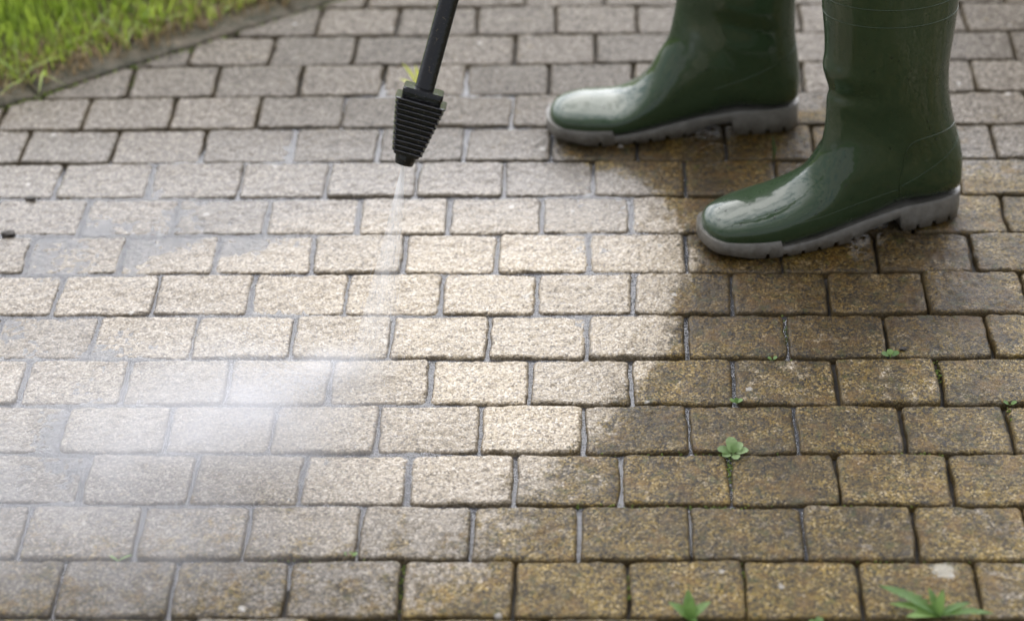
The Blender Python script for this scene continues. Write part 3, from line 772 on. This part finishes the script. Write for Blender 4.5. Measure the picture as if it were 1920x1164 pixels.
# trigger gun at the upper end
V, F = stack([(0, .016, .014, .006), (.05, .018, .015, .006), (.13, .017, .015, .006), (.16, .016, .014, .006)], 0); gun = mesh_obj('gun', [(x, y, z+.86) for x, y, z in V], F, M_BLACK, lance)
V, F = tube([(0, -.005, .99), (.03, -.03, 1.02), (.05, -.07, 1.05), (.06, -.12, 1.07)], [.015, .017, .016, .015], 16); mesh_obj('handle', V, F, M_BLACK, gun)
V, F = tube([(0, -.016, .94), (.005, -.035, .955), (.02, -.06, .985)], [.004, .005, .004], 10); mesh_obj('trigger', V, F, M_BLACK, gun)

# ------------------------------------------------------------------ the person standing in the boots, above the picture
def skin_mesh(name, verts, edges, radii, mat, parent, root_i=0, sub=2):
    me = bpy.data.meshes.new(name); me.from_pydata(verts, edges, []); o = bpy.data.objects.new(name, me); col.objects.link(o)
    m = o.modifiers.new('skin', 'SKIN')
    if not me.skin_vertices: me.skin_vertices.new()
    for i, r_ in enumerate(radii):
        sv = me.skin_vertices[0].data[i]; sv.radius = (r_, r_) if not isinstance(r_, tuple) else r_
        sv.use_root = (i == root_i)
    s = o.modifiers.new('sub', 'SUBSURF'); s.levels = sub; s.render_levels = sub
    me.materials.append(mat); o.parent = parent
    return o
def person():
    M_JEAN = simple('dark_trousers', (.02, .024, .035), .85, bumps=(500, .001))
    M_JACK = simple('dark_jacket', (.03, .035, .03), .8, bumps=(300, .001))
    M_SKIN = simple('skin', (.48, .28, .19), .5)
    M_HAIR = simple('brown_hair', (.04, .025, .015), .6)
    px, py = .34, .89
    root = empty('person', (px, py, 0))
    tag(root, 'person in dark trousers and jacket standing in the green rubber boots and holding the lance', 'person')
    def Lc(x, y, z): return (x-px, y-py, z)
    af, ab = (.36, .76), (.175, .99)
    hand1 = TIP+LD*.74; hand2 = TIP+LD*.97+Vector((.03, 0, .04))
    pv = [Lc(px, py, .94),                                            # 0 pelvis
          Lc(px-.01, py-.085, .90), Lc(.335, .80, .56), Lc(.345, .756, .25), Lc(.35, .752, .12),
          Lc(px-.01, py+.085, .90), Lc(.225, .965, .56), Lc(.176, .997, .25), Lc(.18, .999, .12),
          Lc(px, py, 1.15), Lc(px-.03, py, 1.38), Lc(px-.05, py, 1.50), Lc(px-.07, py, 1.58), Lc(px-.085, py, 1.66), Lc(px-.08, py, 1.74),
          Lc(px-.03, py-.17, 1.42), Lc(px-.07, py-.24, 1.16), tuple(Vector(Lc(*hand1))+Vector((.04, -.03, .03))), Lc(*hand1),
          Lc(px-.03, py+.17, 1.42), Lc(px+.02, py+.25, 1.17), tuple(Vector(Lc(*hand2))+Vector((.06, .04, .02))), Lc(*hand2)]
    ed = [(0, 1), (1, 2), (2, 3), (3, 4), (0, 5), (5, 6), (6, 7), (7, 8), (0, 9), (9, 10), (10, 11), (11, 12), (12, 13), (13, 14),
          (10, 15), (15, 16), (16, 17), (17, 18), (10, 19), (19, 20), (20, 21), (21, 22)]
    rad = [.13, .085, .052, .034, .028, .085, .052, .034, .028, .125, .13, .055, .07, .085, .06, .055, .042, .028, .022, .055, .042, .028, .022]
    # fingers closed round the lance, thumb beside the palm
    for hi, hp in ((18, hand1), (22, hand2)):
        e1 = LD.cross(Vector((0, 0, 1))).normalized(); e2 = LD.cross(e1).normalized()
        for f in range(4):
            b = len(pv); o_ = hp+LD*(-.03+.02*f)
            for k, a in enumerate((20, 80, 150, 210)):
                q = o_+(e1*math.cos(R(a))+e2*math.sin(R(a)))*.026; pv.append(Lc(*q)); rad.append((.010, .009, .0085, .008)[k])
                ed.append((hi if k == 0 else b+k-1, b+k))
        b = len(pv)
        for k, a in enumerate((-20, -70, -120)):
            q = hp+LD*(.045)+(e1*math.cos(R(a))+e2*math.sin(R(a)))*.027; pv.append(Lc(*q)); rad.append((.011, .010, .009)[k]); ed.append((hi if k == 0 else b+k-1, b+k))
    skin_mesh('body', pv, ed, rad, M_SKIN, root)
    sl = lambda ids: [pv[i] for i in ids]
    skin_mesh('trousers', sl([0, 1, 2, 3, 5, 6, 7]), [(0, 1), (1, 2), (2, 3), (0, 4), (4, 5), (5, 6)], [.125, .105, .078, .038, .105, .078, .038], M_JEAN, root)
    skin_mesh('jacket', sl([0, 9, 10, 15, 16, 17, 19, 20, 21]), [(0, 1), (1, 2), (2, 3), (3, 4), (4, 5), (2, 6), (6, 7), (7, 8)], [.145, .15, .125, .085, .066, .045, .085, .066, .045], M_JACK, root)
    # hair cap and face
    face = empty('face'); face.parent = root; face.location = Lc(px-.085, py, 1.66)
    M_EYE = simple('eye', (.03, .02, .02), .2)
    for nme, mt_, cc, sc3 in (('nose', M_SKIN, (-.088, 0, -.012), (.016, .011, .022)), ('eye', M_EYE, (-.078, .03, .01), (.008, .011, .006)), ('eye', M_EYE, (-.078, -.03, .01), (.008, .011, .006)),
                              ('mouth', simple('lips', (.35, .13, .11), .5), (-.078, 0, -.05), (.008, .022, .006)), ('ear', M_SKIN, (.01, .085, 0), (.016, .008, .028)), ('ear', M_SKIN, (.01, -.085, 0), (.016, .008, .028))):
        bm = bmesh.new(); bmesh.ops.create_icosphere(bm, subdivisions=2, radius=1)
        for v in bm.verts: v.co = Vector((v.co.x*sc3[0]+cc[0], v.co.y*sc3[1]+cc[1], v.co.z*sc3[2]+cc[2]))
        me = bpy.data.meshes.new(nme); bm.to_mesh(me); bm.free(); me.shade_smooth(); me.materials.append(mt_); fo = bpy.data.objects.new(nme, me); col.objects.link(fo); fo.parent = face
    hc = Vector(Lc(px-.075, py, 1.69))
    bm = bmesh.new(); bmesh.ops.create_icosphere(bm, subdivisions=3, radius=.108, matrix=Matrix.Translation(hc+Vector((.015, 0, .02))))
    bmesh.ops.delete(bm, geom=[v for v in bm.verts if v.co.z < hc.z-.01 and v.co.x < hc.x+.02], context='VERTS')
    me = bpy.data.meshes.new('hair'); bm.to_mesh(me); bm.free(); me.materials.append(M_HAIR); ho = bpy.data.objects.new('hair', me); col.objects.link(ho); ho.parent = root
person()

# ------------------------------------------------------------------ weeds
def leaf_mesh(L_, Wd, kind='round', curl=.25, nseg=16, seed=0, cup=.25):
    """a leaf lying along +x from the origin with real camber"""
    r = random.Random(seed); V, F = [], []; m = 5
    for i in range(nseg+1):
        t = i/nseg
        if kind == 'round': w_ = max(.10, math.sqrt(max(0, 1-((t-.62)/.385)**2))) if t > .24 else .10
        elif kind == 'jag': w_ = (.15+.85*math.sin(math.pi*t)**.7)*(1.0 if i % 2 else .55)*(1.1-.2*t)
        elif kind == 'blade': w_ = .55+.45*math.sin(math.pi*t*.8) if t < .8 else (1-t)/.2*.8
        else: w_ = .12+.88*math.sin(math.pi*t**.8)
        if i == nseg and kind != 'round': w_ = .04
        for j in range(m):
            s = (j/(m-1)-.5)*2
            x = t*L_; y = s*w_*Wd/2; z = L_*(curl*t*(1-.8*t)*1.6) + cup*abs(s)*w_*Wd*.35+r.uniform(-.03, .03)*Wd
            V.append((x-(.12*L_ if kind == 'jag' and i % 2 and abs(s) > .9 else 0), y, z))
    for i in range(nseg):
        for j in range(m-1): a = i*m+j; F.append((a, a+1, a+m+1, a+m))
    return V, F
M_LEAFA = mat_leaf('weed_leaf', (.06, .14, .025), (.19, .31, .08))
M_LEAFB = mat_leaf('dusty_leaf', (.12, .20, .06), (.27, .38, .16))
M_LEAFY = mat_leaf('pale_grass_leaf', (.40, .45, .06), (.62, .66, .14))
def add_leaf(parent, name, mat, L_, Wd, kind, az, pitch, seed, base=(0, 0, 0), **k):
    V, F = leaf_mesh(L_, Wd, kind, seed=seed, **k)
    mt = Matrix.Translation(base) @ Matrix.Rotation(az, 4, 'Z') @ Matrix.Rotation(-pitch, 4, 'Y')
    V = [mt @ Vector(v) for v in V]
    o = mesh_obj(name, V, F, mat, parent)
    at = o.data.attributes.new('rnd', 'FLOAT', 'POINT'); at.data.foreach_set('value', [random.Random(seed).random()]*len(V))
    return o
def weed(px, py, label, leaves, mat, kind='round', z=-.001, cat='weed', name='weed'):
    root = empty(name, (px, py, z)); tag(root, label, cat, None)
    for i, (L_, Wd, az, pit) in enumerate(leaves):
        add_leaf(root, 'leaf', mat, L_, Wd, kind, R(az), R(pit), i*7+int(abs(px)*1000))
    return root
weed(.142, .268, 'fuzzy rosette weed with six rounded pale leaves growing from a joint, the largest seedling', [(.021, .013, 100, 32), (.019, .013, 165, 12), (.017, .012, 45, 30), (.015, .010, 135, 50), (.018, .011, 5, 14), (.012, .010, -70, 8), (.012, .009, 75, 62), (.014, .010, 205, 8)], M_LEAFB)
weed(.085, .0, 'upright seedling with four pointed leaves at the bottom edge', [(.030, .013, 95, 45), (.028, .012, 160, 30), (.028, .012, 25, 28), (.020, .011, 75, 65), (.014, .008, -60, 20)], M_LEAFA, 'oval')
weed(.213, -.012, 'tiny round two-leaved seedling at the bottom edge', [(.012, .009, 60, 30), (.010, .008, 150, 30)], M_LEAFA, 'round')
weed(.336, .452, 'small flat seedling in the cross joint right of centre, below the front boot', [(.012, .009, 20, 20), (.012, .009, 175, 20), (.010, .008, 95, 30)], M_LEAFA)
weed(.150, .362, 'tiny seedling at a T-joint straight above the fuzzy rosette', [(.009, .006, 20, 25), (.009, .006, 160, 25), (.007, .005, 90, 45)], M_LEAFA)
weed(.197, .446, 'speck-sized seedling in the joint left of the small flat seedling', [(.007, .005, 30, 25), (.007, .005, 170, 25)], M_LEAFA)
weed(.462, .358, 'tiny seedling in a joint close to the right edge', [(.009, .006, 10, 25), (.009, .006, 165, 25)], M_LEAFA)
weed(-.272, .095, 'tiny seedling in the joint under the mist', [(.009, .005, 15, 20), (.008, .005, 160, 25), (.006, .004, 80, 40)], M_LEAFA)
weed(-.520, .088, 'single curled blade lying in the joint at lower left', [(.018, .003, 10, 15), (.012, .003, 150, 10)], M_LEAFA, 'blade')
dan = weed(.338, .006, 'dandelion with long jagged leaves lying across the lower right corner', [(.066, .018, 155, 10), (.050, .015, 170, 5), (.028, .012, 70, 55), (.056, .013, -8, 6), (.036, .012, 12, 14), (.030, .012, 112, 35), (.036, .015, 195, 6)], M_LEAFA, 'jag', cat='dandelion', name='dandelion')
weed(-.262, 1.088, 'pale yellow grass tuft sticking out behind the lance just above the nozzle', [(.050, .0065, 150, 50), (.042, .006, 118, 66), (.036, .005, 25, 60), (.036, .006, 168, 30), (.03, .005, 60, 40)], M_LEAFY, 'blade', cat='grass tuft', name='grass_tuft')
weed(.226, .90, 'dark thin blade standing in a joint between the two boots', [(.035, .004, 110, 75), (.02, .003, 60, 60)], mat_leaf('dark_blade', (.03, .05, .02), (.07, .10, .03)), 'blade', cat='grass tuft', name='grass_tuft')

# dark crumbs of earth
M_CRUMB = simple('earth_crumb', (.035, .028, .02), .6, bumps=(300, .001))
def crumb(x, y, s, label, seed):
    bm = bmesh.new(); bmesh.ops.create_icosphere(bm, subdivisions=3, radius=1)
    for v in bm.verts:
        n_ = mnoise.noise(v.co*1.7+Vector((seed, 0, 0))); v.co *= 1+.45*n_+.15*mnoise.noise(v.co*5+Vector((seed, 3, 0)))
        v.co = Vector((v.co.x*s, v.co.y*s*.7, v.co.z*s*.4))
    me = bpy.data.meshes.new('earth_clod'); bm.to_mesh(me); bm.free(); me.shade_smooth(); me.materials.append(M_CRUMB)
    o = bpy.data.objects.new('earth_clod', me); col.objects.link(o); o.location = (x, y, s*.2+.0005); tag(o, label, 'clod of earth')
crumb(-.775, .722, .009, 'dark clod of earth lying at the left edge of the paving', 1)
crumb(-.763, .808, .007, 'dark clod of earth in the joint at the left edge, the farther one', 2)
crumb(.352, .466, .004, 'dark clod on a paver right of the flat seedling', 5)

# ------------------------------------------------------------------ flying drops
def drops():
    m, t, p, o = new_mat('flying_water'); p.inputs['Base Color'].default_value = (.85, .87, .9, 1); p.inputs['Roughness'].default_value = .1
    p.inputs['Transmission Weight'].default_value = .35
    r = np.random.default_rng(44); ico = bmesh.new(); bmesh.ops.create_icosphere(ico, subdivisions=1, radius=1)
    bv = np.array([v.co[:] for v in ico.verts]); bf = np.array([[v.index for v in f.verts] for f in ico.faces]); ico.free()
    Vs, Fs = [], []; cnt = 0
    def add(c, d, l, s):
        nonlocal cnt
        d = np.array(Vector(d).normalized()); a = np.array(Vector(d).orthogonal().normalized()); b = np.cross(d, a)
        Vs.append(c + (bv[:, 2:3]*l)*d + (bv[:, 0:1]*s)*a + (bv[:, 1:2]*s)*b); Fs.append(bf+cnt*len(bv)); cnt += 1
    ld = np.array(JD); tip = np.array(TIP); ax = np.array(JD.orthogonal().normalized()); bx = np.cross(ld, ax)
    for _ in range(260):                      # threads of the jet
        q = r.uniform(.02, 1)**.8; an = r.uniform(0, 2*np.pi); sp_ = .165*np.sqrt(r.uniform(0, 1))
        d = -ld + sp_*(np.cos(an)*ax+np.sin(an)*bx); add(tip+d*.258*q, d, r.uniform(.002, .006), r.uniform(.00010, .00022))
    hit = np.array((-.345, .405, 0.0))
    for _ in range(1500):                     # splash thrown outward, mostly to the left
        an = r.normal(205, 55)*np.pi/180; el = abs(r.normal(0, .35))+.05; ds = abs(r.normal(0, .085))+.004
        d = np.array((np.cos(an)*np.cos(el), np.sin(an)*np.cos(el), np.sin(el)))
        c = hit+np.array((r.normal(0, .02), r.normal(0, .015), 0))+d*ds; c[2] = max(.002, c[2]-ds*ds*1.5)
        add(c, d, r.uniform(.0006, .0025), r.uniform(.00018, .00045))
    tag(np_mesh('splash_drops', np.concatenate(Vs), np.concatenate(Fs), m), kind='stuff', label='fine drops thrown up where the jet hits the paving', cat='water drops')
drops()

# ------------------------------------------------------------------ water jet and mist
def vol_mat(name, build, aniso=.35, colr=(1, 1, 1)):
    m = bpy.data.materials.new(name); m.use_nodes = True; t = m.node_tree; t.nodes.clear()
    o = N(t, 'ShaderNodeOutputMaterial'); v = N(t, 'ShaderNodeVolumePrincipled'); v.inputs['Color'].default_value = (*colr, 1)
    v.inputs['Anisotropy'].default_value = aniso; L(t, v.outputs[0], o.inputs['Volume'])
    L(t, build(t), v.inputs['Density']); return m
def xyz(t, vec):
    s = N(t, 'ShaderNodeSeparateXYZ'); L(t, vec, s.inputs[0]); return s.outputs
def jet():
    Lj = .262
    def dens(t):
        co = N(t, 'ShaderNodeTexCoord').outputs['Object']; x, y, z = xyz(t, co)
        d = mrange(t, z, -.005, -Lj*.90, 14, .6, False)
        near = mrange(t, z, -.0, -.06, 75, 0)
        # the swirling sheet is densest on its right-hand side
        side = math_n(t, 'DIVIDE', x, math_n(t, 'MULTIPLY_ADD', z, -.130, .0020))
        rad = math_n(t, 'SQRT', math_n(t, 'ADD', math_n(t, 'MULTIPLY', x, x), math_n(t, 'MULTIPLY', y, y)))
        rr_ = math_n(t, 'DIVIDE', rad, math_n(t, 'MULTIPLY_ADD', z, -.132, .0026))
        e = math_n(t, 'MULTIPLY', mrange(t, rr_, 1.0, .82, 0, 1.1), mrange(t, side, -.7, .8, .3, 2.6))
        mp_ = N(t, 'ShaderNodeMapping'); mp_.inputs['Scale'].default_value = (160, 160, 2.0); L(t, co, mp_.inputs[0])
        n_ = mrange(t, noise_n(t, mp_.outputs[0], 1, 3, .6), .38, .64, .45, 1.5, False)
        d2 = mrange(t, z, -.215, -.25, 0, 4)
        return math_n(t, 'ADD', math_n(t, 'MULTIPLY', math_n(t, 'MULTIPLY', math_n(t, 'ADD', d, near), e), n_), math_n(t, 'MULTIPLY', d2, n_))
    V, F = [], []; n = 32; lv_ = [(0, .0022), (-.05, .0078), (-.12, .0155), (-.19, .025), (-.31, .041)]
    for z, r_ in lv_:
        for j in range(n): a = 2*math.pi*j/n; V.append((r_*math.cos(a)-.0*z, r_*math.sin(a)*.9, z))
    for k in range(len(lv_)-1):
        for j in range(n): F.append((k*n+j, k*n+(j+1) % n, (k+1)*n+(j+1) % n, (k+1)*n+j))
    F.append(tuple(range(n))); F.append(tuple(reversed([(len(lv_)-1)*n+j for j in range(n)])))
    o = mesh_obj('water_jet', V, F, vol_mat('jet_spray', dens, -.1))
    bm = bmesh.new(); bm.from_mesh(o.data); bmesh.ops.recalc_face_normals(bm, faces=bm.faces); bm.to_mesh(o.data); bm.free()
    o.location = TIP; o.rotation_mode = 'QUATERNION'; o.rotation_quaternion = JD.to_track_quat('Z', 'X')
    tag(o, 'fan of high pressure water falling from the nozzle to the paving', 'water jet', kind='stuff')
jet()
def mist():
    x0, x1, y0, y1, h = -1.0, -.10, -.05, .78, .17
    def dens(t):
        p = geo_pos(t); x, y, z = xyz(t, p)
        def dist(cx, cy, cz, sx, sy, sz, rot=0):
            q = N(t, 'ShaderNodeMapping', vector_type='TEXTURE'); q.inputs['Location'].default_value = (cx, cy, cz); q.inputs['Rotation'].default_value = (0, 0, R(rot)); q.inputs['Scale'].default_value = (sx, sy, sz)
            L(t, p, q.inputs[0]); l = N(t, 'ShaderNodeVectorMath', operation='LENGTH'); L(t, q.outputs[0], l.inputs[0]); return l.outputs['Value']
        mp_ = N(t, 'ShaderNodeMapping'); mp_.inputs['Scale'].default_value = (1, 1, 1.6); mp_.inputs['Rotation'].default_value = (0, 0, R(-25)); L(t, p, mp_.inputs[0])
        n1 = mrange(t, noise_n(t, mp_.outputs[0], 7, 4, .55), .36, .66, .15, 1.6, False)
        mp2 = N(t, 'ShaderNodeMapping'); mp2.inputs['Scale'].default_value = (9, 34, 20); mp2.inputs['Rotation'].default_value = (0, 0, R(-35)); L(t, p, mp2.inputs[0])
        n2 = mrange(t, noise_n(t, mp2.outputs[0], 1, 4, .6), .36, .68, .4, 1.4, False)
        broad = mrange(t, dist(-.52, .20, .03, .42, .32, .14, 20), 1.0, .1, 0, 3.0)
        mid = mrange(t, dist(-.44, .30, .02, .22, .16, .09, 30), 1.0, .1, 0, 5.0)
        core = mrange(t, dist(-.322, .412, .01, .068, .045, .040, 25), 1.0, .0, 0, 17)
        ray = mrange(t, dist(-.40, .345, .01, .14, .05, .045, 38), 1.0, .0, 0, 9)
        a = math_n(t, 'MULTIPLY', math_n(t, 'ADD', broad, mid), n1)
        b = math_n(t, 'MULTIPLY', math_n(t, 'ADD', core, ray), n2)
        return math_n(t, 'ADD', a, b)
    V = [(x, y, z) for z in (.0035, h) for x, y in ((x0, y0), (x1, y0), (x1, y1), (x0, y1))]
    F = [(0, 3, 2, 1), (4, 5, 6, 7), (0, 1, 5, 4), (1, 2, 6, 5), (2, 3, 7, 6), (3, 0, 4, 7)]
    o = mesh_obj('mist', V, F, vol_mat('water_mist', dens, 0, (.93, .94, .97)), smooth=False)
    bm = bmesh.new(); bm.from_mesh(o.data); bmesh.ops.recalc_face_normals(bm, faces=bm.faces); bm.to_mesh(o.data); bm.free()
    cb = bpy.data.objects['water_jet'].copy(); cb.data = cb.data.copy(); col.objects.link(cb)
    for v in cb.data.vertices: v.co.x *= 1.012; v.co.y *= 1.012
    dp_ = bpy.context.evaluated_depsgraph_get()
    bo = o.modifiers.new('cut', 'BOOLEAN'); bo.operation = 'DIFFERENCE'; bo.object = cb; bo.solver = 'EXACT'
    bpy.context.view_layer.update(); dp_ = bpy.context.evaluated_depsgraph_get()
    nm = bpy.data.meshes.new_from_object(o.evaluated_get(dp_)); o.modifiers.clear()
    nm.materials.clear(); nm.materials.append(o.data.materials[0]); o.data = nm
    bpy.data.objects.remove(cb)
    tag(o, 'white cloud of spray drifting left from where the jet hits', 'mist', kind='stuff')
mist()
